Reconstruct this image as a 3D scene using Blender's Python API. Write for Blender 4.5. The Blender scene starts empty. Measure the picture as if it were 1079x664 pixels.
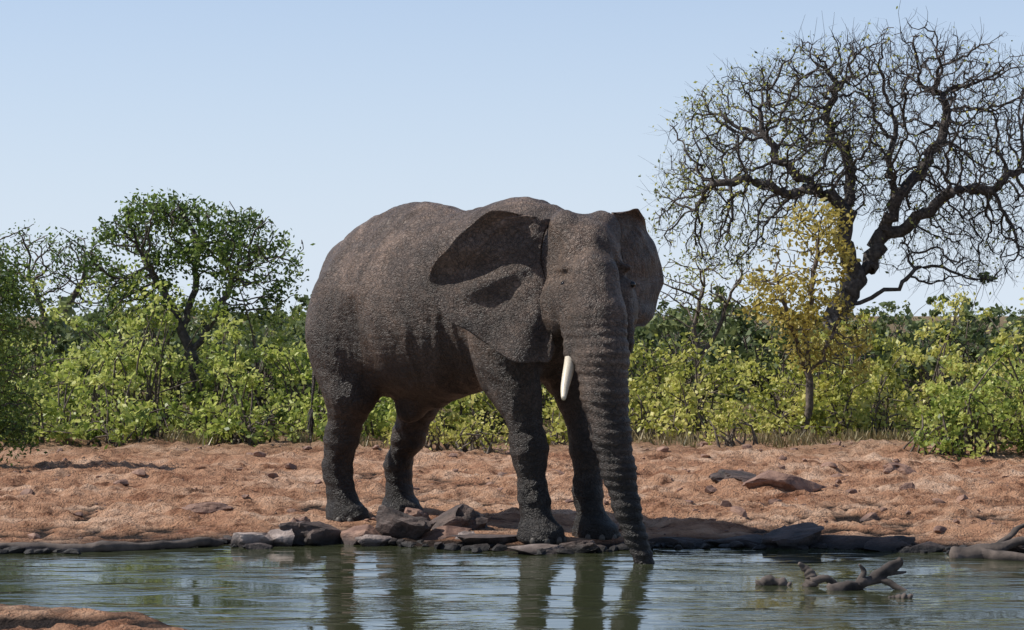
import bpy, math, numpy as np
from mathutils import Vector, kdtree
R = math.radians
scene = bpy.context.scene
rng = np.random.default_rng(7)

# ------------------------------------------------------------------ helpers
def link(o, parent=None):
    scene.collection.objects.link(o)
    if parent: o.parent = parent
    return o
def mesh_obj(name, v, f, mat=None, smooth=True, parent=None, rnd=None, col=None):
    v = np.asarray(v, dtype=np.float32)
    me = bpy.data.meshes.new(name)
    if isinstance(f, np.ndarray):
        n, k = f.shape
        me.vertices.add(len(v)); me.vertices.foreach_set('co', v.ravel())
        me.loops.add(n*k); me.loops.foreach_set('vertex_index', f.astype(np.int32).ravel())
        me.polygons.add(n); me.polygons.foreach_set('loop_start', np.arange(0, n*k, k, dtype=np.int32))
        me.update(calc_edges=True); me.validate()
    else:
        me.from_pydata(v.tolist(), [], f); me.update()
    me.polygons.foreach_set('use_smooth', np.full(len(me.polygons), smooth))
    if rnd is not None:
        a = me.attributes.new('rnd', 'FLOAT', 'POINT'); a.data.foreach_set('value', np.asarray(rnd, dtype=np.float32))
    if mat: me.materials.append(mat)
    return link(bpy.data.objects.new(name, me), parent)
def h3(ix, iy, iz, seed):
    h = (ix.astype(np.int64)*374761393 + iy.astype(np.int64)*668265263 + iz.astype(np.int64)*2147483647 + seed*1274126177) & 0xffffffff
    h = ((h ^ (h >> 13))*1274126177) & 0xffffffff
    h = (h ^ (h >> 16)) & 0xffff
    return h/65535.0
def vnoise(p, seed=0):
    p = np.asarray(p, dtype=np.float64); i = np.floor(p).astype(np.int64); f = p-i; f = f*f*(3-2*f)
    r = 0
    for dx in (0,1):
        for dy in (0,1):
            for dz in (0,1):
                w = (f[...,0] if dx else 1-f[...,0])*(f[...,1] if dy else 1-f[...,1])*(f[...,2] if dz else 1-f[...,2])
                r = r + w*h3(i[...,0]+dx, i[...,1]+dy, i[...,2]+dz, seed)
    return r*2-1
def fbm(p, oct=4, seed=0, gain=.5):
    a=1; s=0; q=np.asarray(p)*1.0
    for o in range(oct):
        s = s+a*vnoise(q, seed+o*17); a*=gain; q=q*2.03+5.1
    return s
def sm(x): x=np.clip(x,0,1); return x*x*(3-2*x)
def catmull(P, n):
    P=np.asarray(P,float); m=len(P); t=np.linspace(0,m-1,n); i=np.clip(t.astype(int),0,m-2); f=(t-i)[:,None]
    p0=P[np.clip(i-1,0,m-1)];p1=P[i];p2=P[i+1];p3=P[np.clip(i+2,0,m-1)]
    return .5*((2*p1)+(-p0+p2)*f+(2*p0-5*p1+4*p2-p3)*f**2+(-p0+3*p1-3*p2+p3)*f**3)

def newmat(name):
    m=bpy.data.materials.new(name); m.use_nodes=True; nt=m.node_tree; nt.nodes.clear()
    out=nt.nodes.new('ShaderNodeOutputMaterial'); return m,nt,out
class N:
    def __init__(s,nt): s.nt=nt
    def __call__(s,t,**kw):
        n=s.nt.nodes.new(t)
        for k,v in kw.items():
            if k.startswith('i_'):
                n.inputs[k[2:].replace('_',' ')].default_value=v
            else: setattr(n,k,v)
        return n
    def l(s,a,b): s.nt.links.new(a,b)
def ramp(n, stops, interp='LINEAR'):
    r=n('ShaderNodeValToRGB'); r.color_ramp.interpolation=interp; e=r.color_ramp.elements
    while len(e)<len(stops): e.new(.5)
    for el,(p,c) in zip(e,stops): el.position=p; el.color=(*c,1) if len(c)==3 else c
    return r

# ------------------------------------------------------------------ materials
def mat_leaf(name, stops, trans=.45):
    m,nt,out=newmat(name); n=N(nt)
    at=n('ShaderNodeAttribute',attribute_name='rnd')
    r=ramp(n,stops); n.l(at.outputs['Fac'],r.inputs[0])
    d=n('ShaderNodeBsdfPrincipled'); d.inputs['Roughness'].default_value=.45; d.inputs['Specular IOR Level'].default_value=.4
    t=n('ShaderNodeBsdfTranslucent'); mx=n('ShaderNodeMixShader'); mx.inputs[0].default_value=trans
    n.l(r.outputs[0],d.inputs['Base Color']); n.l(r.outputs[0],t.inputs[0])
    n.l(d.outputs[0],mx.inputs[1]); n.l(t.outputs[0],mx.inputs[2]); n.l(mx.outputs[0],out.inputs[0])
    return m
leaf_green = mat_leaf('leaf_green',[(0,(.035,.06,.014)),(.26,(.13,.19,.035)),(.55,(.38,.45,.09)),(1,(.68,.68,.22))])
leaf_tree = mat_leaf('leaf_tree',[(0,(.025,.045,.012)),(.4,(.08,.13,.028)),(.8,(.20,.28,.06)),(1,(.34,.41,.11))])
leaf_far  = mat_leaf('leaf_far',[(0,(.05,.07,.03)),(.6,(.13,.17,.06)),(1,(.25,.28,.11))],.3)
leaf_olive = mat_leaf('leaf_olive',[(0,(.045,.06,.016)),(.26,(.19,.22,.04)),(.55,(.45,.46,.09)),(1,(.72,.65,.22))])
leaf_yellow= mat_leaf('leaf_yellow',[(0,(.22,.17,.035)),(.5,(.48,.39,.09)),(1,(.70,.58,.18))])
leaf_grass = mat_leaf('dry_grass',[(0,(.12,.10,.04)),(.5,(.25,.20,.09)),(1,(.38,.30,.15))],.2)
def mat_bark(name,a,b,scale=14):
    m,nt,out=newmat(name); n=N(nt)
    tc=n('ShaderNodeTexCoord'); no=n('ShaderNodeTexNoise',i_Scale=scale,i_Detail=6.0)
    n.l(tc.outputs['Object'],no.inputs['Vector']); r=ramp(n,[(.3,a),(.7,b)]); n.l(no.outputs[0],r.inputs[0])
    p=n('ShaderNodeBsdfPrincipled',i_Roughness=.9); bu=n('ShaderNodeBump',i_Strength=.8,i_Distance=.03)
    n.l(no.outputs[0],bu.inputs['Height']); n.l(bu.outputs[0],p.inputs['Normal']); n.l(r.outputs[0],p.inputs['Base Color']); n.l(p.outputs[0],out.inputs[0])
    return m
bark_dark=mat_bark('bark_dark',(.03,.024,.02),(.12,.10,.09))
bark_mid=mat_bark('bark_shrub',(.05,.04,.03),(.17,.13,.10))
wood_wet=mat_bark('driftwood_mat',(.014,.011,.010),(.15,.115,.095),6)
def mat_rock(name,a,b,wet=True):
    m,nt,out=newmat(name); n=N(nt)
    tc=n('ShaderNodeTexCoord'); no=n('ShaderNodeTexNoise',i_Scale=5.0,i_Detail=8.0,i_Roughness=.65)
    n.l(tc.outputs['Object'],no.inputs['Vector'])
    r=ramp(n,[(.35,a),(.65,b)]); n.l(no.outputs[0],r.inputs[0])
    p=n('ShaderNodeBsdfPrincipled',i_Roughness=.7)
    bu=n('ShaderNodeBump',i_Strength=1.0,i_Distance=.05); n.l(no.outputs[0],bu.inputs['Height']); n.l(bu.outputs[0],p.inputs['Normal'])
    col=r.outputs[0]
    if wet:
        ge=n('ShaderNodeNewGeometry'); sx=n('ShaderNodeSeparateXYZ'); n.l(ge.outputs['Position'],sx.inputs[0])
        mr=n('ShaderNodeMapRange'); mr.inputs[1].default_value=-.02; mr.inputs[2].default_value=.05; n.l(sx.outputs[2],mr.inputs[0])
        mx=n('ShaderNodeMix',data_type='RGBA'); n.l(mr.outputs[0],mx.inputs[0]); mx.inputs[6].default_value=(a[0]*.3,a[1]*.3,a[2]*.3,1); n.l(col,mx.inputs[7]); col=mx.outputs[2]
    n.l(col,p.inputs['Base Color']); n.l(p.outputs[0],out.inputs[0]); return m
rock_red=mat_rock('rock_red',(.11,.055,.04),(.33,.19,.13))
rock_dark=mat_rock('rock_dark',(.02,.014,.012),(.12,.078,.062))
rock_pale=mat_rock('rock_pale',(.14,.10,.085),(.48,.38,.33))

# ground
ground_mat,nt,out=newmat('red_soil'); n=N(nt)
ge=n('ShaderNodeNewGeometry'); sx=n('ShaderNodeSeparateXYZ'); n.l(ge.outputs['Position'],sx.inputs[0])
n1=n('ShaderNodeTexNoise',i_Scale=.9,i_Detail=8.0,i_Roughness=.65); n2=n('ShaderNodeTexNoise',i_Scale=4.0,i_Detail=9.0,i_Roughness=.72)
n3=n('ShaderNodeTexVoronoi',i_Scale=11.0); n4=n('ShaderNodeTexNoise',i_Scale=45.0,i_Detail=4.0)
for q in (n1,n2,n3,n4): n.l(ge.outputs['Position'],q.inputs['Vector'])
r1=ramp(n,[(.34,(.34,.16,.09)),(.5,(.55,.31,.19)),(.64,(.70,.47,.33))]); n.l(n1.outputs[0],r1.inputs[0])
r2=ramp(n,[(.34,(.20,.16,.14)),(.42,(.62,.56,.53)),(.49,(.94,.93,.92)),(.65,(1.12,1.12,1.12))]); n.l(n2.outputs[0],r2.inputs[0])  # dark end paints small shadow patches into the soil colour
mu=n('ShaderNodeMix',data_type='RGBA',blend_type='MULTIPLY'); mu.inputs[0].default_value=1
n.l(r1.outputs[0],mu.inputs[6]); n.l(r2.outputs[0],mu.inputs[7])
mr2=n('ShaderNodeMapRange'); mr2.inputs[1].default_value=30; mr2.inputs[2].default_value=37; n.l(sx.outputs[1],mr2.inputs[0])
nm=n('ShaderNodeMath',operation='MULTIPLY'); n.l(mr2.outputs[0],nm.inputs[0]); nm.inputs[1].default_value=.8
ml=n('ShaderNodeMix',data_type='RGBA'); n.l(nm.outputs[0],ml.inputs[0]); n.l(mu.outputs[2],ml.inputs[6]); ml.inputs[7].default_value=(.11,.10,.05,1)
addn=n('ShaderNodeMath',operation='MULTIPLY_ADD'); n.l(n2.outputs[0],addn.inputs[0]); addn.inputs[1].default_value=-.08; n.l(sx.outputs[2],addn.inputs[2])
mr=n('ShaderNodeMapRange'); mr.inputs[1].default_value=-.05; mr.inputs[2].default_value=-.015; n.l(addn.outputs[0],mr.inputs[0])
mw=n('ShaderNodeMix',data_type='RGBA'); n.l(mr.outputs[0],mw.inputs[0]); mw.inputs[6].default_value=(.035,.024,.019,1); n.l(ml.outputs[2],mw.inputs[7])
p=n('ShaderNodeBsdfPrincipled',i_Roughness=.95); p.inputs['Specular IOR Level'].default_value=.15
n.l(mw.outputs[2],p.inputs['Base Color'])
ad=n('ShaderNodeMath',operation='MULTIPLY_ADD'); n.l(n2.outputs[0],ad.inputs[0]); ad.inputs[1].default_value=1.6; n.l(n4.outputs[0],ad.inputs[2])
ad2=n('ShaderNodeMath',operation='MULTIPLY_ADD'); n.l(n3.outputs[0],ad2.inputs[0]); ad2.inputs[1].default_value=.6; n.l(ad.outputs[0],ad2.inputs[2])
bu=n('ShaderNodeBump',i_Strength=1.0,i_Distance=.08); n.l(ad2.outputs[0],bu.inputs['Height']); n.l(bu.outputs[0],p.inputs['Normal'])
n.l(p.outputs[0],out.inputs[0])

# water
water_mat,nt,out=newmat('pond_water'); n=N(nt)
ge=n('ShaderNodeNewGeometry'); mp=n('ShaderNodeMapping'); mp.inputs['Scale'].default_value=(1.0,2.6,1); n.l(ge.outputs['Position'],mp.inputs[0])
a=n('ShaderNodeTexNoise',i_Scale=3.2,i_Detail=4.0,i_Roughness=.5); b=n('ShaderNodeTexNoise',i_Scale=.7,i_Detail=3.0)
n.l(mp.outputs[0],a.inputs['Vector']); n.l(mp.outputs[0],b.inputs['Vector'])
rb=ramp(n,[(.44,(.10,.10,.10)),(.62,(1,1,1))]); n.l(b.outputs[0],rb.inputs[0])
mm=n('ShaderNodeMath',operation='MULTIPLY'); n.l(a.outputs[0],mm.inputs[0]); n.l(rb.outputs[0],mm.inputs[1])
bu=n('ShaderNodeBump',i_Strength=.36,i_Distance=.05); n.l(mm.outputs[0],bu.inputs['Height'])
p=n('ShaderNodeBsdfPrincipled',i_Roughness=.012,i_IOR=2.1); p.inputs['Base Color'].default_value=(.04,.045,.022,1)
n.l(bu.outputs[0],p.inputs['Normal']); n.l(p.outputs[0],out.inputs[0])

# elephant skin
skin,nt,out=newmat('elephant_skin'); n=N(nt)
ge=n('ShaderNodeNewGeometry'); sx=n('ShaderNodeSeparateXYZ'); n.l(ge.outputs['Position'],sx.inputs[0])
n1=n('ShaderNodeTexNoise',i_Scale=1.8,i_Detail=8.0,i_Roughness=.7); n2=n('ShaderNodeTexNoise',i_Scale=34.0,i_Detail=6.0,i_Roughness=.75)
v1=n('ShaderNodeTexVoronoi',i_Scale=21.0,feature='DISTANCE_TO_EDGE'); v2=n('ShaderNodeTexVoronoi',i_Scale=52.0,feature='DISTANCE_TO_EDGE')
wp=n('ShaderNodeMix',data_type='RGBA',blend_type='LINEAR_LIGHT'); wp.inputs[0].default_value=.16
nw=n('ShaderNodeTexNoise',i_Scale=4.0,i_Detail=5.0); n.l(ge.outputs['Position'],nw.inputs['Vector'])
n.l(ge.outputs['Position'],wp.inputs[6]); n.l(nw.outputs[1],wp.inputs[7])
mp=n('ShaderNodeMapping'); mp.inputs['Scale'].default_value=(1,1,1.35); n.l(wp.outputs[2],mp.inputs[0])
for q in (n1,n2): n.l(ge.outputs['Position'],q.inputs['Vector'])
for q in (v1,v2): n.l(mp.outputs[0],q.inputs['Vector'])
rc=ramp(n,[(.3,(.036,.025,.019)),(.5,(.080,.055,.041)),(.68,(.19,.13,.096))]); n.l(n1.outputs[0],rc.inputs[0])
rs=ramp(n,[(.32,(.5,.5,.5)),(.52,(.97,.95,.93)),(.64,(1.4,1.36,1.3)),(.75,(2.4,2.3,2.2))]); n.l(n2.outputs[0],rs.inputs[0])  # bright flecks paint speckled sun highlights into the skin colour
mu=n('ShaderNodeMix',data_type='RGBA',blend_type='MULTIPLY'); mu.inputs[0].default_value=1; n.l(rc.outputs[0],mu.inputs[6]); n.l(rs.outputs[0],mu.inputs[7])
mr=n('ShaderNodeMapRange'); mr.inputs[1].default_value=.5; mr.inputs[2].default_value=3.1; mr.inputs[3].default_value=.20; mr.inputs[4].default_value=1.5; n.l(sx.outputs[2],mr.inputs[0])  # wet lower legs darker; shaded belly and sunlit back put into the colour too
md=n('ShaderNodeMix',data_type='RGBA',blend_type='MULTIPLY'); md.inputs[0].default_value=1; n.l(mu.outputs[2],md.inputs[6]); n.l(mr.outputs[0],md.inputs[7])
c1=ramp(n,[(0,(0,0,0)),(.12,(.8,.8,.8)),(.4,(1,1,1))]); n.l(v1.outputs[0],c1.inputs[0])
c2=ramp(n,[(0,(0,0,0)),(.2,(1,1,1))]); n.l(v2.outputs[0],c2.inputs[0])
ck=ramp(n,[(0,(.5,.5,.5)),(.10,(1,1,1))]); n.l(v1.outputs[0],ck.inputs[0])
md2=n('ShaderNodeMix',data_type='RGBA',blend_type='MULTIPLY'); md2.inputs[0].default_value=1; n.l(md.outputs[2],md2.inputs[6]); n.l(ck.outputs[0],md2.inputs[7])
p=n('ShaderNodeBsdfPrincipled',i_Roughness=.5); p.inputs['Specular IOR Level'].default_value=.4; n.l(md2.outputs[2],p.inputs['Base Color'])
s1=n('ShaderNodeMath',operation='MULTIPLY_ADD'); n.l(c2.outputs[0],s1.inputs[0]); s1.inputs[1].default_value=.45; n.l(c1.outputs[0],s1.inputs[2])
s2=n('ShaderNodeMath',operation='MULTIPLY_ADD'); n.l(n2.outputs[0],s2.inputs[0]); s2.inputs[1].default_value=.9; n.l(s1.outputs[0],s2.inputs[2])
bu=n('ShaderNodeBump',i_Strength=.7,i_Distance=.011); n.l(s2.outputs[0],bu.inputs['Height']); n.l(bu.outputs[0],p.inputs['Normal'])
n.l(p.outputs[0],out.inputs[0])
def simple(name,c,r=.5):
    m,nt,out=newmat(name); n=N(nt); no=n('ShaderNodeTexNoise',i_Scale=25.0); rr=ramp(n,[(.3,tuple(x*.75 for x in c)),(.7,c)])
    p=n('ShaderNodeBsdfPrincipled',i_Roughness=r); n.l(no.outputs[0],rr.inputs[0]); n.l(rr.outputs[0],p.inputs['Base Color']); n.l(p.outputs[0],out.inputs[0]); return m
ivory=simple('ivory',(.78,.68,.52),.4); eye_m=simple('eye_mat',(.012,.008,.006),.1); nail_m=simple('toenail_mat',(.08,.065,.052),.6)

# ------------------------------------------------------------------ terrain
def shore(x):
    return np.interp(x,[-14,-4.2,-2.6,-1.6,-.6,.5,1.8,3.2,4.6,8,14],[19.2,19.35,20.1,20.25,19.9,19.45,19.95,19.9,19.2,19.0,18.6])+.10*fbm(np.stack([x*1.3,x*0,x*0],-1),3,5)
def nearb(x): return np.interp(x,[-20,-4.4,-3.4,-2.6,-1.9,20],[16.3,16.1,15.8,15.3,13.9,13.6])+.12*fbm(np.stack([x*1.5,x*0+3,x*0],-1),3,9)
def height(x,y):
    s=np.minimum(np.minimum(shore(x)-y,(y-nearb(x))),np.minimum(x+16,14-x)*.6)
    land=-.05+.055*sm(-s/.3)
    P=np.stack([x,y,x*0],-1)
    near=np.exp(-(((x+.4)/1.9)**2+((y-21)/1.6)**2)*1.0)
    lump=.05*fbm(P*1.1,3,1)+.075*np.abs(fbm(P*2.4,5,2,.6))+.025*fbm(P*7,3,3)
    big=.045*fbm(P*.25,3,4)
    land=land+(lump*(1-.7*near)+big*(1-near))*sm(-s/1.2)+.012*fbm(P*6,2,8)*sm(-s/.2)
    land=land+.06*sm((y-24)/8)
    pool=-.05-np.clip(s*.3,0,.6)
    return np.where(s>0,pool,land)
def axis(c0,c1,step,lo,hi,g=1.18):
    a=list(np.arange(c0,c1,step)); st=step
    v=a[-1]; up=[]
    while v<hi: st*=g; v+=st; up.append(v)
    st=step; v=a[0]; dn=[]
    while v>lo: st*=g; v-=st; dn.append(v)
    return np.array(dn[::-1]+a+up)
xs=axis(-7.5,7.5,.05,-2500,2500,1.12); ys=axis(13.8,28,.05,-600,3500,1.07)
X,Y=np.meshgrid(xs,ys); Z=height(X,Y)
V=np.stack([X,Y,Z],-1).reshape(-1,3); nx=len(xs); ny=len(ys)
ii=(np.arange(ny-1)[:,None]*nx+np.arange(nx-1)[None]).ravel()
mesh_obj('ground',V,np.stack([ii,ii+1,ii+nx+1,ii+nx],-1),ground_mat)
mesh_obj('water',[(-18,13,-.05),(16,13,-.05),(16,21.2,-.05),(-18,21.2,-.05)],[(0,1,2,3)],water_mat)

# ------------------------------------------------------------------ elephant (signed distance body)
O=np.array([-.5,21.0]); c45=math.sqrt(.5)
def L(w):
    dx,dy=w[0]-O[0],w[1]-O[1]; return np.array([(dx-dy)*c45,(dx+dy)*c45,w[2]])
def toW(P): return np.stack([O[0]+(P[:,0]+P[:,1])*c45, O[1]+(-P[:,0]+P[:,1])*c45, P[:,2]],-1)
h=.021
lo=np.array([-2.4,-1.15,-.2]); hi=np.array([3.0,1.15,3.5])
dims=np.ceil((hi-lo)/h).astype(int)
gx=(lo[0]+h*np.arange(dims[0])).astype(np.float32); gy=(lo[1]+h*np.arange(dims[1])).astype(np.float32); gz=(lo[2]+h*np.arange(dims[2])).astype(np.float32)
def field(): return np.full(dims,1.0,np.float32)
def region(bmin,bmax,m):
    a=np.clip(np.floor((np.array(bmin)-m-lo)/h).astype(int),0,dims); b=np.clip(np.ceil((np.array(bmax)+m-lo)/h).astype(int),0,dims)
    return tuple(slice(i,j) for i,j in zip(a,b))
def smin(a,b,k):
    q=np.clip(.5+.5*(b-a)/k,0,1); return b*(1-q)+a*q-k*q*(1-q)
def ell(D,c,r,k=.12,yaw=0,pitch=0,sub=False):
    c=np.array(c,float); r=np.array(r,float); R_=r.max(); S=region(c-R_,c+R_,k+.1)
    x=gx[S[0]][:,None,None]-c[0]; y=gy[S[1]][None,:,None]-c[1]; z=gz[S[2]][None,None,:]-c[2]
    x,y,z=np.broadcast_arrays(x,y,z)
    ca,sa=math.cos(yaw),math.sin(yaw); x,y=x*ca+y*sa,-x*sa+y*ca
    ca,sa=math.cos(pitch),math.sin(pitch); x,z=x*ca+z*sa,-x*sa+z*ca
    k0=np.sqrt((x/r[0])**2+(y/r[1])**2+(z/r[2])**2)+1e-6; k1=np.sqrt((x/r[0]**2)**2+(y/r[1]**2)**2+(z/r[2]**2)**2)+1e-6
    q=(k0*(k0-1)/k1).astype(np.float32)
    D[S]= -smin(-D[S],q,k) if sub else smin(D[S],q,k)
def cone(D,a,b,ra,rb,k=.1):
    a=np.array(a,float); b=np.array(b,float); m=max(ra,rb); S=region(np.minimum(a,b)-m,np.maximum(a,b)+m,k+.1)
    x=gx[S[0]][:,None,None]; y=gy[S[1]][None,:,None]; z=gz[S[2]][None,None,:]; d=b-a; L2=(d**2).sum()
    t=np.clip(((x-a[0])*d[0]+(y-a[1])*d[1]+(z-a[2])*d[2])/L2,0,1)
    q=np.sqrt((x-a[0]-t*d[0])**2+(y-a[1]-t*d[1])**2+(z-a[2]-t*d[2])**2)-(ra+(rb-ra)*t)
    D[S]=smin(D[S],q.astype(np.float32),k)
def chain(D,pts,k=.1):
    for (a,ra),(b,rb) in zip(pts[:-1],pts[1:]): cone(D,a,b,ra,rb,k)
D=field()
ell(D,(-.38,0,2.16),(1.26,.78,.92),.01)
ell(D,(-1.08,0,2.18),(.78,.66,.90),.2)
ell(D,(.75,0,2.28),(.95,.59,.86),.2)
ell(D,(.2,0,2.5),(.9,.45,.56),.3)
ell(D,(.95,0,2.64),(.62,.30,.50),.35)
ell(D,(-.60,0,2.70),(.62,.34,.51),.3)
ell(D,(-1.62,0,2.45),(.25,.3,.4),.25)
cone(D,(1.1,0,2.4),(1.7,-.12,2.45),.56,.43,.2)
for s in(-1,1):
    ell(D,(-1.28,.40*s,1.95),(.44,.35,.74),.09)
    ell(D,(1.0,.42*s,2.0),(.36,.28,.74),.09)
    ell(D,(-.82,.80*s,1.70),(.11,.13,.52),.12,0,0,sub=True)
cone(D,(-.35,0,1.28),(-.75,0,1.15),.10,.14,.15)
def legs(D,pts,foot,yaw=0):
    chain(D,pts,.12)
    ell(D,(foot[0]+.02,foot[1],.06),(.25,.215,.17),.08,yaw)
legs(D,[((1.0,-.38,1.9),.30),((1.17,-.38,1.35),.20),((1.27,-.34,.86),.16),((1.31,-.32,.42),.128),((1.36,-.31,.14),.165)],(1.38,-.31))
legs(D,[((1.0,.36,1.9),.30),((1.28,.32,1.35),.205),((1.42,.28,.86),.162),((1.46,.26,.42),.13),((1.52,.255,.14),.165)],(1.54,.255))
legs(D,[((-1.34,-.36,1.9),.37),((-1.16,-.42,1.30),.24),((-1.35,-.39,.85),.162),((-1.44,-.36,.55),.138),((-1.38,-.33,.16),.165)],(-1.34,-.33))
legs(D,[((-1.25,.34,1.9),.35),((-1.0,.38,1.28),.24),((-1.22,.42,.85),.165),((-1.40,.44,.55),.135),((-1.42,.46,.16),.165)],(-1.39,.46))
D=np.maximum(D,-(gz[None,None,:]+.035))
HC=np.array([1.85,-.22,2.45]); ha=R(-25)
def hd(f,s,z): return (HC[0]+f*math.cos(ha)-s*math.sin(ha), HC[1]+f*math.sin(ha)+s*math.cos(ha), HC[2]+z)
ell(D,hd(-.05,0,.16),(.44,.39,.42),.12,ha)
ell(D,hd(.18,0,.10),(.25,.27,.40),.10,ha)
for s in(-1,1):
    ell(D,hd(-.02,.18*s,.41),(.24,.17,.2),.06,ha)
    ell(D,hd(.27,.28*s,.08),(.14,.08,.055),.04,ha)
    ell(D,hd(.10,.33*s,-.30),(.26,.14,.27),.08,ha)
    ell(D,hd(.22,.42*s,.23),(.22,.11,.17),.08,ha,sub=True)
    ell(D,hd(.43,.20*s,-.02),(.10,.07,.18),.08,ha,sub=True)
    ell(D,hd(.40,.34*s,-.08),(.11,.08,.065),.04,ha,sub=True)
    if s<0: cone(D,hd(.32,.22*s,-.15),hd(.50,.31*s,-.70),.16,.085,.06)
    else: cone(D,hd(.30,.20*s,-.15),hd(.42,.24*s,-.62),.15,.08,.08)
    ell(D,hd(.335,.31*s,-.07),(.055,.055,.055),.03,ha)
cone(D,hd(0,0,-.35),hd(.30,0,-.80),.27,.11,.1)
tr=[((.735,19.10,2.45),.225),((.765,18.98,2.10),.25),((.79,18.86,1.72),.235),((.81,18.80,1.40),.205),((.865,18.74,1.05),.172),((.93,18.70,.74),.146),((1.00,18.67,.42),.118),((1.07,18.64,.18),.095),((1.13,18.61,.02),.080),((1.19,18.58,-.12),.065)]
chain(D,[(L(a),r) for a,r in tr],.06)
chain(D,[((-1.85,0,2.35),.08),((-1.97,-.08,1.95),.055),((-1.94,-.24,1.5),.042),((-1.90,-.32,1.1),.03)],.04)

ins=D<0; nxg,nyg,nzg=dims
c8=sum(ins[i:nxg-1+i,j:nyg-1+j,k:nzg-1+k].astype(np.int8) for i in(0,1) for j in(0,1) for k in(0,1))
act=(c8>0)&(c8<8); I=np.argwhere(act); idx=np.full(act.shape,-1,np.int64); idx[act]=np.arange(len(I))
acc=np.zeros((len(I),3)); cnt=np.zeros(len(I))
corn=[(i,j,k) for i in(0,1) for j in(0,1) for k in(0,1)]
for a in corn:
    for ax in range(3):
        if a[ax]==0:
            b=list(a); b[ax]=1
            da=D[I[:,0]+a[0],I[:,1]+a[1],I[:,2]+a[2]]; db=D[I[:,0]+b[0],I[:,1]+b[1],I[:,2]+b[2]]
            m=(da<0)!=(db<0); t=np.where(m,da/np.where(m,da-db,1),0)
            pnt=np.array(a,float)[None]+t[:,None]*np.eye(3)[ax][None]
            acc[m]+=pnt[m]; cnt[m]+=1
Vl=lo+h*(I+acc/cnt[:,None]); F=[]
for ax in range(3):
    o=[q for q in range(3) if q!=ax]
    sl0=[slice(1,None)]*3; sl0[ax]=slice(0,-1); sl1=[slice(1,None)]*3; sl1[ax]=slice(1,None)
    A=ins[tuple(sl0)]; B=ins[tuple(sl1)]; E=np.argwhere(A!=B)
    inside=A[E[:,0],E[:,1],E[:,2]]
    e=E.copy()
    ok=(e[:,o[0]]+1<act.shape[o[0]])&(e[:,o[1]]+1<act.shape[o[1]]); e=e[ok]; inside=inside[ok]
    for q in o: e[:,q]+=1
    def g(d0,d1):
        f=e.copy(); f[:,o[0]]-=d0; f[:,o[1]]-=d1; return idx[f[:,0],f[:,1],f[:,2]]
    q=np.stack([g(1,1),g(0,1),g(0,0),g(1,0)],-1)
    flip=inside if ax!=1 else ~inside
    q[~flip]=q[~flip][:,::-1]
    F.append(q[(q>=0).all(1)])
F=np.concatenate(F)
Vw=toW(Vl)
eleph=link(bpy.data.objects.new('african_elephant',None)); eleph.location=(0,0,0)
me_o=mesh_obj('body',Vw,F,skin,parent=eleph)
me=me_o.data; nv=len(me.vertices)
ed=np.empty(len(me.edges)*2,np.int32); me.edges.foreach_get('vertices',ed); ed=ed.reshape(-1,2)
P=Vw.copy(); deg=np.bincount(ed.ravel(),minlength=nv)[:,None]
for it in range(3):
    Sx=np.zeros_like(P)
    for k in range(3):
        Sx[:,k]=np.bincount(ed[:,0],P[ed[:,1],k],nv)+np.bincount(ed[:,1],P[ed[:,0],k],nv)
    P=P*.5+.5*Sx/np.maximum(deg,1)
me.vertices.foreach_set('co',P.astype(np.float32).ravel()); me.update()
nrm=np.empty(nv*3,np.float32); me.vertices.foreach_get('normal',nrm); nrm=nrm.reshape(-1,3)
lp=np.stack([(P[:,0]-O[0]-P[:,1]+O[1])*c45,(P[:,0]-O[0]+P[:,1]-O[1])*c45,P[:,2]],-1)
wq=lp+.12*np.stack([fbm(lp*1.5,2,61),fbm(lp*1.5,2,62),fbm(lp*1.5,2,63)],-1)
fold=-np.abs(fbm(wq*np.array([5.,3.,1.1]),2,31))*.026
cr1=np.exp(-np.abs(np.sin(wq[:,2]*34+3*fbm(lp*2.2,2,71)))*6)*.005
cr2=np.exp(-np.abs(np.sin((wq[:,0]*.9+wq[:,1]*.6)*30+3*fbm(lp*2.2,2,72)))*6)*.005
fine=-cr1-cr2-np.abs(fbm(lp*np.array([9.,9.,12.]),2,41))*.003
tm=sm((lp[:,0]-1.95)/.3)*sm((2.3-lp[:,2])/.4)
ring=np.sin(lp[:,2]*75+2.5*fbm(lp*3,2,50))*.006*tm
lm=sm((1.3-lp[:,2])/.3)*(1-tm); ring2=np.sin(lp[:,2]*48+4*fbm(lp*3,2,52))*.004*lm
P2=P+nrm*(fold*(1-tm)+fine+ring+ring2)[:,None]
me.vertices.foreach_set('co',P2.astype(np.float32).ravel()); me.update()

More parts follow.
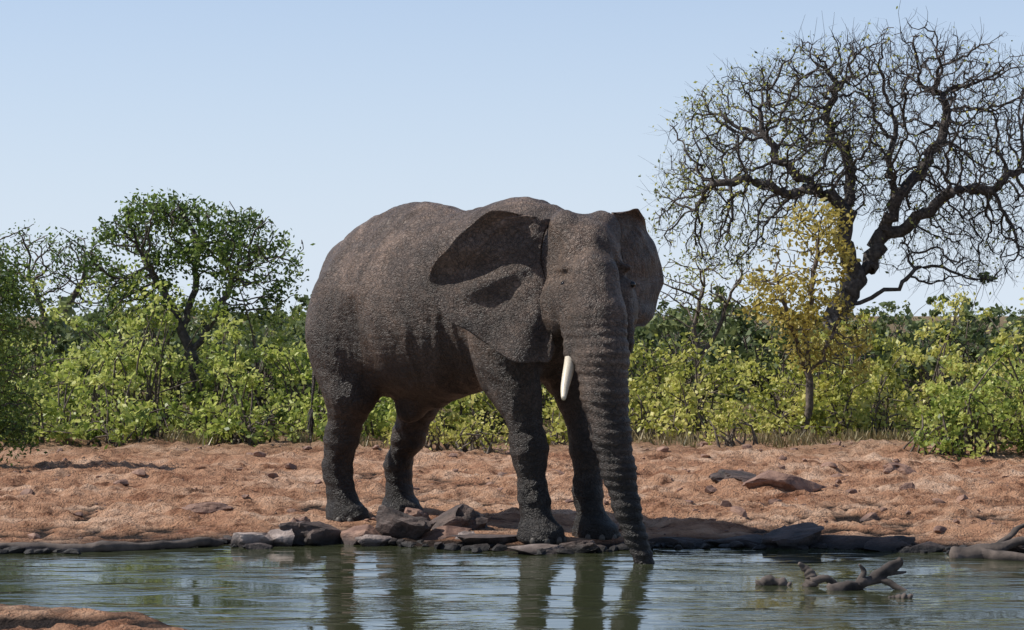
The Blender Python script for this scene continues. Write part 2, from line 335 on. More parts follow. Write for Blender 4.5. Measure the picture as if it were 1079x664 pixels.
def ear(name,root,edge,nvec,bulge,amp,seed,hollow=0,freq=15):
    ns,ntt=90,50
    Rr=catmull(root,ns); Ee=catmull(edge,ns); nvec=np.array(nvec,float); nvec/=np.linalg.norm(nvec)
    s=np.linspace(0,1,ns)[:,None]; t=np.linspace(0,1,ntt)[None,:]
    G=Rr[:,None,:]*(1-t[...,None])+Ee[:,None,:]*t[...,None]
    uu=s*np.ones_like(t); tt=t*np.ones_like(s)
    ph=uu*freq+1.2*np.sin(tt*3)
    disp=bulge*np.sin(math.pi*np.clip(tt,0,1)**.8)*(.4+.6*np.sin(math.pi*uu))
    disp+=amp*np.sin(ph)*sm(tt*1.6)*(1-.3*tt)+amp*.35*np.sin(uu*37+tt*4)*sm(tt*2)
    disp+=.08*sm((tt-.76)/.24)*sm((.36-uu)/.2)
    disp-=hollow*np.exp(-(((tt-.42)/.22)**2+((uu-.22)/.10)**2))
    disp+=.010*fbm(np.stack([uu*9,tt*9,uu*0],-1),3,seed)
    G=G+disp[...,None]*nvec
    jag=.018*fbm(np.stack([uu*14,uu*0,uu*0],-1),2,seed+3)*sm((tt-.8)/.2)
    G[...,2]+=jag
    th=.028*(1-.55*tt)[...,None]
    A=(G+nvec*th/2).reshape(-1,3); B=(G-nvec*th/2).reshape(-1,3); n0=ns*ntt; f=[]
    for i in range(ns-1):
        for j in range(ntt-1):
            a=i*ntt+j; f.append((a,a+1,a+ntt+1,a+ntt)); f.append((n0+a,n0+a+ntt,n0+a+ntt+1,n0+a+1))
    for i in range(ns-1):
        a=i*ntt+ntt-1; f.append((a,n0+a,n0+a+ntt,a+ntt))
    for j in range(ntt-1):
        for i in(0,ns-1):
            a=i*ntt+j; f.append((a,n0+a,n0+a+1,a+1))
    return mesh_obj(name,np.concatenate([A,B]),f,skin,parent=eleph)
ear('right_ear',[(.36,19.5,2.97),(.30,19.46,2.86),(.27,19.43,2.74),(.26,19.42,2.62),(.28,19.41,2.50),(.33,19.40,2.38),(.38,19.38,2.26)],
 [(.10,19.55,3.02),(-.12,19.50,3.02),(-.33,19.52,2.92),(-.55,19.62,2.72),(-.76,19.72,2.48),(-.75,19.72,2.26),(-.61,19.64,2.08),(-.40,19.54,1.94),(-.15,19.40,1.78),(.10,19.27,1.68),(.30,19.23,1.68),(.39,19.27,1.80)],
 (-.55,-.83,.05),.05,.036,5,.06,25)
ear('left_ear',[(.88,19.60,3.0),(.98,19.62,2.7),(1.0,19.62,2.4),(.95,19.55,2.1)],
 [(.90,19.66,3.05),(1.08,19.84,3.07),(1.23,20.04,2.97),(1.34,20.22,2.77),(1.42,20.36,2.47),(1.38,20.25,2.20),(1.25,20.0,2.02),(1.02,19.7,1.98)],
 (.85,-.5,0),.04,.018,9)

def tube(pts,rad,seg=12,bumps=0,seed=0,cap=True):
    pts=np.asarray(pts,float); nP=len(pts); T=np.gradient(pts,axis=0); T/=np.linalg.norm(T,axis=1)[:,None]+1e-9
    ref=np.array([.31,.2,.93]) if abs(T[:,2]).mean()<.8 else np.array([1.,.1,.05])
    v=[];f=[]
    for i in range(nP):
        a=np.cross(T[i],ref); a/=np.linalg.norm(a); b=np.cross(T[i],a)
        for k in range(seg):
            an=2*math.pi*k/seg; v.append(pts[i]+rad[i]*(a*math.cos(an)+b*math.sin(an)))
    for i in range(nP-1):
        for k in range(seg):
            k2=(k+1)%seg; f.append((i*seg+k,i*seg+k2,(i+1)*seg+k2,(i+1)*seg+k))
    if cap: f.append(tuple(range(seg))[::-1]); f.append(tuple((nP-1)*seg+k for k in range(seg)))
    v=np.array(v)
    if bumps:
        v=v+bumps*np.stack([fbm(v*6+q*9.1,3,seed+q) for q in range(3)],-1)
    return v,f
tp=catmull([(.535,18.98,1.86),(.515,18.93,1.70),(.485,18.86,1.56),(.460,18.78,1.45),(.450,18.69,1.37)],18)
v,f=tube(tp,.054*(1-.65*np.linspace(0,1,18)**2)); mesh_obj('tusk',v,f,ivory,parent=eleph)
def ball(c,r,sub=2):
    import bmesh
    bm=bmesh.new(); bmesh.ops.create_icosphere(bm,subdivisions=sub,radius=1); v=np.array([x.co[:] for x in bm.verts]); f=[tuple(q.index for q in fc.verts) for fc in bm.faces]; bm.free()
    return v*np.array(r)+np.array(c),f
def join(parts):
    V=[];F=[];o=0
    for v,f in parts:
        V.append(np.asarray(v)); F+= [tuple(i+o for i in q) for q in f]; o+=len(v)
    return np.concatenate(V),F
ep=[]
for s in(-1,1):
    c=toW(np.array([hd(.35,.327*s,-.075)]))[0]; ep.append(ball(c,(.036,.036,.032)))
v,f=join(ep); mesh_obj('eyes',v,f,eye_m,parent=eleph)
nl=[]
for (fu,fv,a0) in ((1.40,-.31,0),(1.56,.255,0),(-1.32,-.33,0),(-1.37,.46,0)):
    for a in (-70,-35,0,35,70):
        aa=R(a); c=toW(np.array([[fu+.21*math.cos(aa),fv+.18*math.sin(aa),.03]]))[0]; nl.append(ball(c,(.042,.042,.05),2))
v,f=join(nl); mesh_obj('toenails',v,f,nail_m,parent=eleph)
tt=[];e0=toW(np.array([[-1.90,-.32,1.12]]))[0]
for i in range(60):
    d=rng.normal(0,.03,3); d[2]=-abs(rng.normal(.25,.08)); tt.append(tube([e0+rng.normal(0,.01,3),e0+d*.5+rng.normal(0,.01,3),e0+d],[.006,.004,.001],3))
v,f=join(tt); mesh_obj('tail_hair',v,f,bark_dark,parent=eleph)

# ------------------------------------------------------------------ vegetation
def skeleton_mesh(pos,par,rad,minseg=4):
    n_=len(pos); ch=[[] for _ in range(n_)]
    for i in range(n_):
        if par[i]>=0: ch[par[i]].append(i)
    V=[];F=[];cnt_=0
    def ring(c,d,r,seg):
        nonlocal cnt_
        d=d/(np.linalg.norm(d)+1e-9); ref=np.array([1,.13,.07]) if abs(d[0])<.85 else np.array([.1,1,.05])
        a=np.cross(d,ref); a/=np.linalg.norm(a); b=np.cross(d,a); an=np.arange(seg)*2*math.pi/seg
        V.append(c+r*(np.cos(an)[:,None]*a+np.sin(an)[:,None]*b)); s=cnt_; cnt_+=seg; return s
    todo=[(r0,None,None) for r0 in range(n_) if par[r0]<0]
    while todo:
        i,rs,seg=todo.pop()
        if not ch[i]: continue
        main=max(ch[i],key=lambda q:rad[q])
        for c in ch[i]:
            d=pos[c]-pos[i]
            if c==main and rs is not None: s0=rs; sg=seg
            else:
                sg=8 if rad[c]>.08 else (5 if rad[c]>.02 else 3)
                s0=ring(pos[i],d,(rad[i] if c==main else min(rad[c]*1.15,rad[i])),sg)
            nd=d
            if ch[c]:
                m2=max(ch[c],key=lambda q:rad[q]); nd=d/np.linalg.norm(d)+(pos[m2]-pos[c])/(np.linalg.norm(pos[m2]-pos[c])+1e-9)
            s1=ring(pos[c],nd,rad[c],sg)
            for k in range(sg):
                k2=(k+1)%sg; F.append((s0+k,s0+k2,s1+k2,s1+k))
            todo.append((c,s1,sg))
    return np.concatenate(V),F
def colonize(limbs,attr,step,di,dk,iters,tip,expo,wig,seed,nz=.28,inertia=.5):
    rg=np.random.default_rng(seed); pos=[];par=[]
    for parent_idx,pl in limbs:
        prev=parent_idx
        pl=np.asarray(pl,float)
        if prev==-2:
            dd=np.linalg.norm(np.array(pos)-pl[0],axis=1); prev=int(dd.argmin())
        Ls=np.linalg.norm(np.diff(pl,axis=0),axis=1).sum(); m=max(3,int(Ls/step)+1); cc=catmull(pl,m)
        cc[1:-1]+=rg.normal(0,wig,cc[1:-1].shape)
        st=0 if prev<0 else 1
        for q in cc[st:]:
            pos.append(q); par.append(prev); prev=len(pos)-1
    A=np.asarray(attr); alive=np.ones(len(A),bool); pos=[np.array(q) for q in pos]
    for it in range(iters):
        kd=kdtree.KDTree(len(pos))
        for i,q in enumerate(pos): kd.insert(q,i)
        kd.balance(); g={}
        for ai in np.nonzero(alive)[0]:
            co,ix,ds=kd.find(A[ai])
            if ds<dk: alive[ai]=False; continue
            if ds<di:
                v=(A[ai]-pos[ix])/ds; g.setdefault(ix,[]).append(v)
        if not g: break
        added=0
        for ix,vs in g.items():
            v=np.mean(vs,axis=0); l=np.linalg.norm(v)
            if l<.15: v=vs[0]; l=1
            v=v/l+rg.normal(0,nz,3)
            if par[ix]>=0:
                dprev=pos[ix]-pos[par[ix]]; v=v+inertia*dprev/(np.linalg.norm(dprev)+1e-9)
            v/=np.linalg.norm(v); np_=pos[ix]+v*step
            co,i2,ds=kd.find(np_)
            if ds<step*.35: continue
            pos.append(np_); par.append(ix); added+=1
        if not added: break
    pos=np.array(pos)
    tips=np.zeros(len(pos)); kids=np.zeros(len(pos),int)
    for i in range(len(pos)-1,-1,-1):
        if kids[i]==0: tips[i]=1
        if par[i]>=0: tips[par[i]]+=tips[i]; kids[par[i]]+=1
    rad=tip*tips**expo
    return pos,par,rad,tips,kids
def leaves(C,Lg,W,rg,up=.5):
    n_=len(C); t=rg.normal(size=(n_,3)); t/=np.linalg.norm(t,axis=1)[:,None]
    nn=rg.normal(size=(n_,3)); nn[:,2]+=up; b=np.cross(nn,t); b/=np.linalg.norm(b,axis=1)[:,None]+1e-9
    s=rg.uniform(.6,1.25,(n_,1)); a=t*Lg/2*s; w=b*W/2*s
    return np.stack([C-a,C+w-a*.1,C+a,C-w-a*.1],1).reshape(-1,3)
def leaf_obj(name,C,Lg,W,mat,rg,parent=None,up=.5,tone=None):
    V=leaves(C,Lg,W,rg,up); n_=len(C); rv=rg.uniform(0,1,n_)
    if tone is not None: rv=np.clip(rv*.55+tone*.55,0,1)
    return mesh_obj(name,V,np.arange(n_*4).reshape(-1,4),mat,smooth=False,parent=parent,rnd=np.repeat(rv,4))

YB=45.0
def ellpts(c,r,n_,rg,shell=.3):
    d=rg.normal(size=(n_,3)); d/=np.linalg.norm(d,axis=1)[:,None]; u=rg.uniform(shell**3,1,(n_,1))**(1/3); return np.array(c)+d*u*np.array(r)
rg=np.random.default_rng(11)
up=np.array([0,0,.45])
att=np.concatenate([ellpts((5.5,YB,5.2),(2.3,2.1,1.75),1250,rg,.4),ellpts((8.3,YB,5.7),(2.4,2.4,2.1),1600,rg,.4),ellpts((4.4,YB,3.9),(1.5,1.6,1.3),650,rg,.3),
    ellpts((10.3,YB,4.6),(1.8,1.8,1.8),900,rg,.3),ellpts((10.0,YB,6.2),(1.5,1.6,1.3),350,rg,.3),ellpts((6.7,YB,6.2),(1.7,2.0,1.4),600,rg,.4),ellpts((9.5,YB,3.2),(1.9,1.5,1.1),420,rg,.3),ellpts((6.9,YB,4.6),(1.6,1.4,1.0),220,rg,.2)])+up
att=att[fbm(att*.8,2,66)>-.7]
limbs=[(-1,[(6.55,YB,0),(6.68,YB,1.0),(6.80,YB,1.9),(7.1,YB,2.6),(7.5,YB,3.25),(7.8,YB-.1,3.9),(8.0,YB-.2,4.5),(7.9,YB,5.3),(8.1,YB+.1,6.1)]),
 (-2,[(7.3,YB,2.8),(6.95,YB-.3,3.5),(6.9,YB-.4,4.2),(6.3,YB-.5,4.7),(5.6,YB-.5,5.3),(5.2,YB-.3,6.0)]),
 (-2,[(6.3,YB-.5,4.7),(5.6,YB-.9,4.6),(4.8,YB-1,4.9),(4.0,YB-.9,4.7)]),
 (-2,[(7.7,YB,3.7),(8.5,YB-.4,4.1),(9.1,YB-.6,4.7),(9.8,YB-.6,4.7),(10.6,YB-.5,5.1)]),
 (-2,[(6.95,YB,2.3),(7.6,YB-.3,2.5),(8.2,YB-.5,2.9),(8.3,YB-.5,3.4)]),
 (-2,[(8.0,YB-.2,4.5),(8.8,YB+.4,5.4),(9.2,YB+.5,6.3),(9.0,YB+.4,7.0)]),
 (-2,[(6.9,YB-.4,4.2),(7.2,YB+.6,5.2),(6.8,YB+.9,6.2),(6.9,YB+.8,7.1)])]
pos,par,rad,tips,kids=colonize(limbs,att,.14,1.1,.17,70,.0105,.42,.05,3,.48,.32)
rad=np.minimum(rad,.27)
bt=link(bpy.data.objects.new('bare_tree',None)); v,f=skeleton_mesh(pos,par,rad); mesh_obj('trunk_and_branches',v,f,bark_dark,parent=bt)
def twigs(pos,par,tips,n_,ln,rg,rad0=.007,droop=0.2):
    cnt=0;ends=[]
    cand=np.nonzero(tips<=4)[0]; pick=rg.choice(cand,n_)
    V=[];F=[]
    for ix in pick:
        p=pos[ix]; d=pos[ix]-pos[par[ix]] if par[ix]>=0 else np.array([0,0,1.]); d=d/(np.linalg.norm(d)+1e-9)+rg.normal(0,.8,3); d[2]-=droop; d/=np.linalg.norm(d)
        l=ln*rg.uniform(.5,1.3); m=p+d*l*.5+rg.normal(0,.03,3); e=m+(d+rg.normal(0,.45,3))*l*.5
        r=rad0
        for q,rr in((p,r),(m,r*.8),(e,r*.45)):
            V+= [q+np.array([rr,0,0]),q+np.array([-rr*.5,rr*.8,rr*.3]),q+np.array([-rr*.5,-rr*.8,-rr*.3])]
        for s in(0,3):
            for k in range(3):
                k2=(k+1)%3; F.append((cnt+s+k,cnt+s+k2,cnt+s+3+k2,cnt+s+3+k))
        cnt+=9; ends+= [m,e]
    return np.array(V),F,np.array(ends)
v,f,ends=twigs(pos,par,tips,9000,.42,rg,.006); mesh_obj('twigs',v,f,bark_dark,parent=bt)
lc=ends[rg.choice(len(ends),20000)]+rg.normal(0,.06,(20000,3)); keep=rg.uniform(size=len(lc))<np.clip(1.1-(lc[:,0]-3.0)/5,.14,1)*np.clip(1.3-(lc[:,2]-4)/5,.3,1)*np.clip(.8+.9*fbm(lc*.9,2,4),.1,1); leaf_obj('leaves',lc[keep],.085,.05,leaf_olive,rg,bt)

def small_tree(name,crowns,limbs,nleaf,mat,seed,leafL=.085,cl=.10,bark=bark_mid,step=.11,tip=.009,att_n=350,expo=.42,thr=-.12):
    rg=np.random.default_rng(seed); A=np.concatenate([ellpts(c,r,int(att_n*w),rg,.4) for c,r,w in crowns])
    pos,par,rad,tips,kids=colonize(limbs,A,step,.8,.16,45,tip,expo,.02,seed,.35,.4)
    o=link(bpy.data.objects.new(name,None)); v,f=skeleton_mesh(pos,par,np.minimum(rad,.14)); mesh_obj('trunk_and_branches',v,f,bark,parent=o)
    t=np.nonzero(tips<=3)[0]
    q=pos[rg.choice(t,nleaf*2)]; k=fbm(q*1.7,2,seed+5)+rg.uniform(-.35,.35,len(q))>thr; q=q[k][:nleaf]
    cc=q+rg.normal(0,cl,q.shape)
    tone=np.clip(.5+.5*fbm(cc*1.6,2,seed),0,1); leaf_obj('leaves',cc,leafL,leafL*.55,mat,rg,o,tone=tone); return o
YL=38.
small_tree('leadwood_tree',[((-5.7,YL,3.55),(1.65,1.4,.62),1.3),((-6.8,YL,3.0),(.9,1.1,.65),.6),((-4.7,YL,3.05),(1.1,1.1,.65),.8),((-6.2,YL,3.85),(.8,.9,.35),.45),((-4.6,YL,2.5),(.9,.8,.5),.4),((-6.6,YL,2.3),(.9,.8,.5),.4)],
 [(-1,[(-5.5,YL,.1),(-5.6,YL,1.0),(-5.8,YL,1.7),(-6.1,YL,2.4),(-6.5,YL,3.0)]),(-2,[(-5.7,YL,1.4),(-5.2,YL-.1,2.1),(-4.9,YL-.1,2.8)]),(-2,[(-5.85,YL,1.8),(-5.65,YL+.2,2.6),(-5.6,YL+.2,3.4)])],
 8500,leaf_tree,21,leafL=.095,cl=.085,att_n=420,bark=bark_dark,thr=.0)
YY=35.
small_tree('yellow_leaved_tree',[((4.9,YY,3.2),(.7,.7,.85),1),((4.6,YY,2.3),(.9,.8,.65),.8),((4.3,YY,2.7),(.6,.5,.5),.4),((5.2,YY,1.6),(.8,.8,.6),.6)],
 [(-1,[(4.8,YY,.1),(4.85,YY,.9),(4.8,YY,1.7),(4.9,YY,2.5),(5.0,YY,3.3)]),(-2,[(4.8,YY,1.2),(4.5,YY-.2,2.0),(4.3,YY-.2,2.7)]),(-2,[(4.8,YY,1.0),(5.15,YY-.1,1.6),(5.4,YY,2.2)])],
 3600,leaf_yellow,33,leafL=.10,cl=.08,att_n=220,thr=-.05)
small_tree('thorn_tree',[((-11.5,52,3.3),(1.5,1.5,1.0),1),((-10.4,52,2.9),(1.2,1.2,.8),.7)],
 [(-1,[(-11.2,52,.1),(-11.2,52,1.2),(-11.4,52,2.2),(-11.7,52,3.1)]),(-2,[(-11.2,52,1.4),(-10.8,52,2.2),(-10.4,52,3.0)])],1800,leaf_tree,44,leafL=.1,bark=bark_mid,step=.14,tip=.011)
small_tree('thorn_tree',[((4.3,48,2.7),(1.5,1.2,.9),1)],
 [(-1,[(4.2,48,.1),(4.2,48,1.0),(4.1,48,1.9),(4.3,48,2.8)]),(-2,[(4.2,48,1.1),(4.6,48,1.8),(4.9,48,2.6)])],500,leaf_olive,45,leafL=.08,bark=bark_mid,step=.14,tip=.010)
small_tree('evergreen_tree',[((-7.05,29,1.8),(.68,.8,1.1),1.5),((-7.1,29,2.6),(.5,.5,.55),.5),((-7.0,29,.75),(.6,.7,.5),.8)],
 [(-1,[(-7.0,29,.0),(-7.05,29,.7),(-7.1,29,1.6),(-7.1,29,2.5)])],9000,leaf_tree,51,leafL=.07,cl=.12,att_n=260)

def thicket(name,shrubs,mat,seed,leafL=.08,lf=46):
    rg=np.random.default_rng(seed); o=link(bpy.data.objects.new(name,None)); C=[];T=[];SV=[];SF=[];cnt=0
    for (x,y,r,H,dens) in shrubs:
        z0=float(height(np.array([x]),np.array([y]))[0])
        ncl=int(dens*30*r*r*max(H,.8))+8
        d=rg.normal(size=(ncl,3)); d/=np.linalg.norm(d,axis=1)[:,None]; d[:,2]=np.abs(d[:,2])*1.0-.08
        u=rg.uniform(.25,1,(ncl,1))**.5*rg.uniform(.65,1.28,(ncl,1))
        cen=np.array([x,y,z0])+d*u*np.array([r,r,H*.98]); cen[:,2]=np.maximum(cen[:,2],z0+.14)
        hT=rg.uniform(0,1)
        for k in range(ncl):
            m=int(lf*rg.uniform(.4,1.5)); sg=rg.uniform(.05,.14)
            pts=cen[k]+rg.normal(0,1,(m,3))*np.array([sg,sg,sg*.8]); C.append(pts)
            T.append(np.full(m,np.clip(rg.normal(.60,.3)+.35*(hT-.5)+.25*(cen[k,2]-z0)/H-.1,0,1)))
        for k in rg.choice(ncl,min(ncl,int(18*r)+6),replace=False):
            b=np.array([x,y,z0-.05])+rg.normal(0,.18,3)*np.array([1,1,0]); e=cen[k]; mid=(b+e)/2+np.array([*( (b-e)[:2]*.15),.12*H])+rg.normal(0,.07,3)
            pl=catmull([b,mid,e],5); rr=[.024,.019,.015,.011,.006]
            v,f=tube(pl,rr,4,cap=False); SV.append(v); SF+=[tuple(i+cnt for i in q) for q in f]; cnt+=len(v)
    C=np.concatenate(C);T=np.concatenate(T); ok=C[:,2]>.02; C=C[ok];T=T[ok]
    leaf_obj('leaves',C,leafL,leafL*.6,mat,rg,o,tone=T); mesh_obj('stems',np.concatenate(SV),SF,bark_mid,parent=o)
    return len(C)
rg=np.random.default_rng(77); S1=[];S2=[]
tot=0
for x in np.arange(-10,-1.2,1.05):
    S1.append((x+rg.normal(0,.35),33.8+rg.uniform(-.9,1.0),rg.uniform(.5,1.0),rg.uniform(.9,1.9),.60))
    S1.append((x+rg.normal(0,.3),35.8+rg.uniform(-.6,.6),rg.uniform(.7,1.2),rg.uniform(1.8,3.0),.50))
for x in np.arange(-15,-1.5,1.5): S1.append((x+rg.normal(0,.3),39+rg.uniform(-1,1),1.4,rg.uniform(2.2,3.1),.38))
tot+=thicket('mopane_bushes',S1,leaf_green,101,.105,36)
for x in np.arange(-1.2,10.2,1.1):
    S2.append((x+rg.normal(0,.3),34.6+rg.uniform(-.8,1.0),rg.uniform(.5,.95),rg.uniform(.7,1.5),.52))
    S2.append((x+rg.normal(0,.3),36.6+rg.uniform(-.6,.6),rg.uniform(.7,1.2),rg.uniform(1.4,2.3),.46))
for x in np.arange(-1,15,1.5): S2.append((x+rg.normal(0,.3),40+rg.uniform(-1,1),1.4,rg.uniform(1.9,2.5)+(.3 if x>5.5 else 0),.34))
tot+=thicket('mopane_bushes',S2,leaf_olive,102,.105,36)
tot+=thicket('green_shrub',[(6.6,30.6,.95,1.55,1.0),(6.05,30.4,.5,.8,1.0),(7.5,31.0,1.0,2.0,.9)],leaf_green,103,.085)
tot+=thicket('green_shrub',[(-.6,31.5,.55,.6,1.0),(-1.2,32.0,.6,.75,.9)],leaf_olive,104,.065)
tot+=thicket('green_shrub',[(3.3,32.0,.45,.75,.9)],leaf_olive,105,.065)
S3=[]
for k in range(280):
    y=46+110*rg.uniform()**1.3; x=rg.uniform(-.40,.40)*y*1.2; S3.append((x,y,rg.uniform(1.6,3.0),rg.uniform(2.2,3.0),.07))
tot+=thicket('distant_bushes',S3,leaf_far,106,.22,30)
print('leaves',tot)
rgx=np.random.default_rng(5); nG=7000
gx_=rgx.uniform(-9,9.5,nG); gy_=32.8+np.abs(rgx.normal(0,1.0,nG))+.5*np.sin(gx_*1.3); cl=vnoise(np.stack([gx_*1.2,gy_*1.2,gx_*0],-1),3)>-.0; gx_=gx_[cl];gy_=gy_[cl]; nG=len(gx_)
gz_=height(gx_,gy_); b=np.stack([gx_,gy_,gz_-.01],-1); hgt=rgx.uniform(.05,.22,nG)[:,None]; ln=rgx.normal(0,.35,(nG,3))*hgt; ln[:,2]=0
w=np.stack([rgx.uniform(.006,.014,nG),rgx.normal(0,.006,nG),np.zeros(nG)],-1); top=b+ln+np.array([0,0,1])*hgt
V=np.stack([b-w,b+w,top+w*.2,top-w*.2],1).reshape(-1,3); mesh_obj('dry_grass',V,np.arange(nG*4).reshape(-1,4),leaf_grass,smooth=False,rnd=np.repeat(rgx.uniform(0,1,nG),4))

# ------------------------------------------------------------------ rocks, logs
ico3=ball((0,0,0),(1,1,1),4); ico1=ball((0,0,0),(1,1,1),2)
def rock(c,r,seed,base=ico3,amp=.35,yaw=0):
    v,f=base; v=v.copy(); 
    v=np.sign(v)*np.abs(v)**.8
    d=1+amp*fbm(v*1.3+seed*3.7,4,seed); v=v*d[:,None]
    rr=np.random.default_rng(seed)
    for k in range(12):
        nn=rr.normal(size=3); nn/=np.linalg.norm(nn); q=v@nn; lim=rr.uniform(.45,.8); ex=np.maximum(q-lim,0); v=v-ex[:,None]*nn*.95
    v=v*(1+.05*fbm(v*5+seed,3,seed+7))[:,None]
    ca,sa=math.cos(yaw),math.sin(yaw); v=v*np.array(r); v=np.stack([v[:,0]*ca-v[:,1]*sa,v[:,0]*sa+v[:,1]*ca,v[:,2]],-1)
    return v+np.array(c),f
def rocks(name,lst,mat):
    parts=[rock(*q) for q in lst]; v,f=join(parts); return mesh_obj(name,v,f,mat,smooth=False)
for (x,y,z,a,b_,c_,sd_,yw,m_) in [
 (-2.45,19.95,-.02,.24,.15,.14,1,.3,rock_pale),(-2.14,20.0,.0,.20,.14,.15,2,-.5,rock_pale),(-1.85,20.2,.02,.34,.2,.19,3,.4,rock_dark),
 (-1.45,20.2,.0,.28,.2,.15,4,.1,rock_red),(-1.05,20.35,.02,.44,.22,.20,5,-.4,rock_dark),(-.62,20.3,.0,.36,.2,.15,6,.6,rock_red),
 (-.65,20.9,.03,.32,.25,.19,7,0,rock_dark),(-.95,21.3,.03,.28,.2,.16,17,1,rock_red),(-.2,19.9,-.01,.38,.2,.12,8,.2,rock_dark),(.25,19.35,-.04,.28,.13,.08,9,.1,rock_pale),
 (.62,19.45,-.03,.22,.13,.10,10,-.3,rock_dark),(1.1,19.7,-.03,.30,.15,.09,11,.3,rock_dark),(-1.28,20.0,-.03,.20,.10,.09,12,.2,rock_pale),(-2.3,19.75,-.05,.15,.08,.08,18,.5,rock_pale),(-.45,20.05,-.02,.20,.12,.12,19,.9,rock_pale),(-2.05,20.35,.03,.22,.15,.18,21,.9,rock_red)]:
    rocks('rock',[((x,y,z),(a,b_,c_),sd_,ico3,.38,yw)],m_)
rocks('flat_rock',[((3.15,25.2,.11),(.56,.45,.22),13,ico3,.3,.2),],rock_red)
rocks('flat_rock',[((2.72,25.9,.11),(.36,.3,.15),14)],rock_dark)
rocks('flat_rock',[((1.3,27.5,.12),(.42,.3,.16),15)],rock_dark)
rocks('flat_rock',[((4.9,27.2,.12),(.3,.3,.16),16)],rock_red)
rocks('flat_rock',[((-3.2,22.3,.03),(.35,.3,.11),20)],rock_red)
for i,(x,y,a,b_,c_) in enumerate([(2.15,20.0,.55,.2,.10),(2.65,19.95,.45,.25,.20),(3.1,19.85,.42,.22,.17),(3.4,19.6,.30,.16,.10),(3.75,19.5,.32,.14,.08),(4.35,19.2,.28,.16,.11),(1.6,19.95,.3,.15,.06)]):
    rocks('shore_rock',[((x,y,-.03),(a,b_,c_),40+i,ico3,.4,.2*math.sin(i*2))],rock_dark)
sc=[];rs_=np.random.default_rng(99)
for i in range(520):
    x=rs_.uniform(-7,8); y=19.9+rs_.uniform(0,1)**1.2*13
    if y<shore(np.array([x]))[0]+.02: continue
    s=.015+.05*rs_.uniform()**4*1.4+ (.045 if rs_.uniform()<.04 else 0); z=float(height(np.array([x]),np.array([y]))[0])
    sc.append(rock((x,y,z+s*.1),(s*1.5,s*1.2,s*.9),200+i%40,ico1,.3,rs_.uniform(0,6)))
v,f=join(sc); mesh_obj('scattered_stones',v,f,rock_red,smooth=False)
sc=[]
for i in range(300):
    x=rs_.uniform(-6,7); y=float(shore(np.array([x]))[0])+rs_.normal(.06,.15); s=rs_.uniform(.02,.07)
    sc.append(rock((x,y,-.04),(s*2,s*1.3,s*.9),200+i%40,ico1,.3,rs_.uniform(0,6)))
v,f=join(sc); mesh_obj('shoreline_stones',v,f,rock_dark,smooth=False)

def log(name,pl,r0,r1,seed,branches=()):
    parts=[]; m=30; p=catmull(pl,m); rr=np.linspace(r0,r1,m)*(1+.3*np.array([vnoise(np.array([i*.5,seed,0.])) for i in range(m)])); rr[0]*=.6; rr[-1]*=.4
    parts.append(tube(p,rr,12,.03,seed))
    for k,(bp,a,b) in enumerate(branches):
        q=catmull(bp,14); parts.append(tube(q,np.linspace(a,b,14),8,.02,seed+k+1))
    v,f=join(parts); return mesh_obj(name,v,f,wood_wet)
log('fallen_log',[(-5.6,19.35,-.02),(-4.5,19.42,.0),(-3.6,19.55,-.01),(-2.7,19.98,.01)],.05,.035,3)
log('driftwood',[(2.50,16.75,-.07),(2.68,16.8,-.01),(2.84,16.85,.03),(3.02,16.9,.14),(3.06,16.9,.18)],.055,.04,5,[([(2.72,16.8,.0),(2.76,16.82,.09),(2.71,16.82,.15)],.032,.008),([(2.88,16.85,.04),(2.98,16.8,-.02),(3.1,16.75,-.08)],.035,.015),([(2.9,16.85,.05),(3.0,16.9,.06),(3.12,16.92,.07)],.025,.01)])
log('driftwood',[(2.34,17.0,-.08),(2.40,17.0,.0),(2.35,17.02,.09),(2.28,17.02,.15)],.045,.02,7,[([(2.38,17.0,.0),(2.50,17.0,.02),(2.60,17.0,-.07)],.035,.02)])
log('driftwood',[(1.98,17.1,-.06),(2.08,17.1,-.01),(2.22,17.1,-.06)],.05,.04,9)
log('driftwood',[(2.85,16.3,-.06),(2.95,16.32,-.04),(3.05,16.32,-.06)],.03,.025,10)
log('fallen_branch',[(3.9,19.0,-.03),(4.25,19.0,.03),(4.6,18.95,.11),(4.95,18.9,.20)],.07,.045,11,[([(4.3,19.0,.05),(4.5,19.1,.18),(4.66,19.1,.27)],.035,.010),([(4.1,19,.0),(4.5,18.75,-.03),(4.9,18.6,-.05)],.055,.04),([(4.55,18.97,.1),(4.7,19.0,.22),(4.78,19.0,.25)],.02,.008)])

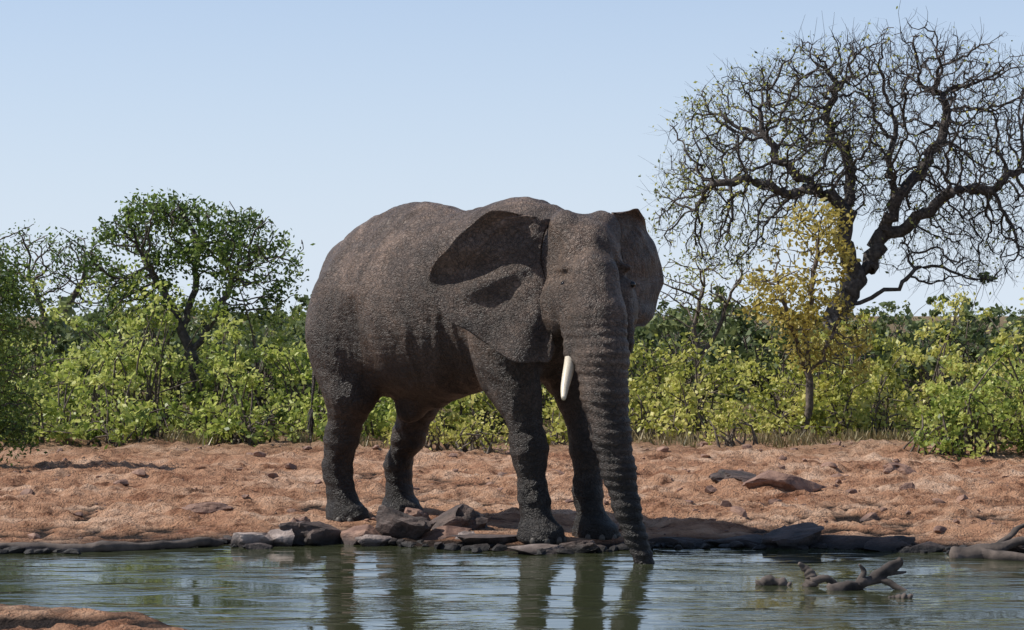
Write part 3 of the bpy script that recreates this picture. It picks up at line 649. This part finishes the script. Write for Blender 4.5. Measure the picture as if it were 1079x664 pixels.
# ------------------------------------------------------------------ light, sky, camera
sd=Vector((-.88,.06,0)).normalized(); el=R(50); sd=Vector((sd.x*math.cos(el),sd.y*math.cos(el),math.sin(el)))
sun=bpy.data.lights.new('sun','SUN'); sun.energy=5.0; sun.angle=R(.5); sun.color=(1,.96,.89)
so=link(bpy.data.objects.new('sun',sun)); so.rotation_euler=sd.to_track_quat('Z','Y').to_euler(); so.location=(-20,20,30)
w=bpy.data.worlds.new('World'); scene.world=w; w.use_nodes=True; nt=w.node_tree; nt.nodes.clear(); n=N(nt)
sky=n('ShaderNodeTexSky'); sky.sky_type='NISHITA'; sky.sun_disc=False; sky.sun_elevation=el; sky.sun_rotation=math.atan2(sd.x,sd.y); sky.air_density=1.0; sky.dust_density=.6; sky.ozone_density=2.0
tc=n('ShaderNodeTexCoord'); sx=n('ShaderNodeSeparateXYZ'); n.l(tc.outputs['Generated'],sx.inputs[0])
mh=n('ShaderNodeMapRange'); mh.inputs[1].default_value=0; mh.inputs[2].default_value=.42; mh.inputs[3].default_value=.94; mh.inputs[4].default_value=0; n.l(sx.outputs[2],mh.inputs[0])
hr=ramp(n,[(0,(.72,.82,.94)),(.16,(.56,.69,.93)),(.5,(.35,.5,.8))]); n.l(sx.outputs[2],hr.inputs[0])
sc_=n('ShaderNodeVectorMath',operation='SCALE'); sc_.inputs['Scale'].default_value=1/.12; n.l(hr.outputs[0],sc_.inputs[0])
mx=n('ShaderNodeMix',data_type='RGBA'); n.l(mh.outputs[0],mx.inputs[0]); n.l(sky.outputs[0],mx.inputs[6]); n.l(sc_.outputs[0],mx.inputs[7])
bg=n('ShaderNodeBackground'); bg.inputs[1].default_value=.12; o=n('ShaderNodeOutputWorld'); n.l(mx.outputs[2],bg.inputs[0]); n.l(bg.outputs[0],o.inputs[0])
cam=bpy.data.cameras.new('camera'); co=link(bpy.data.objects.new('camera',cam)); co.location=(0,0,2.1); co.rotation_euler=(R(90),0,0)
cam.angle=2*math.atan(539.5/2260); cam.clip_end=8000; scene.camera=co
scene.view_settings.view_transform='Standard'; scene.view_settings.look='None'; scene.view_settings.exposure=0
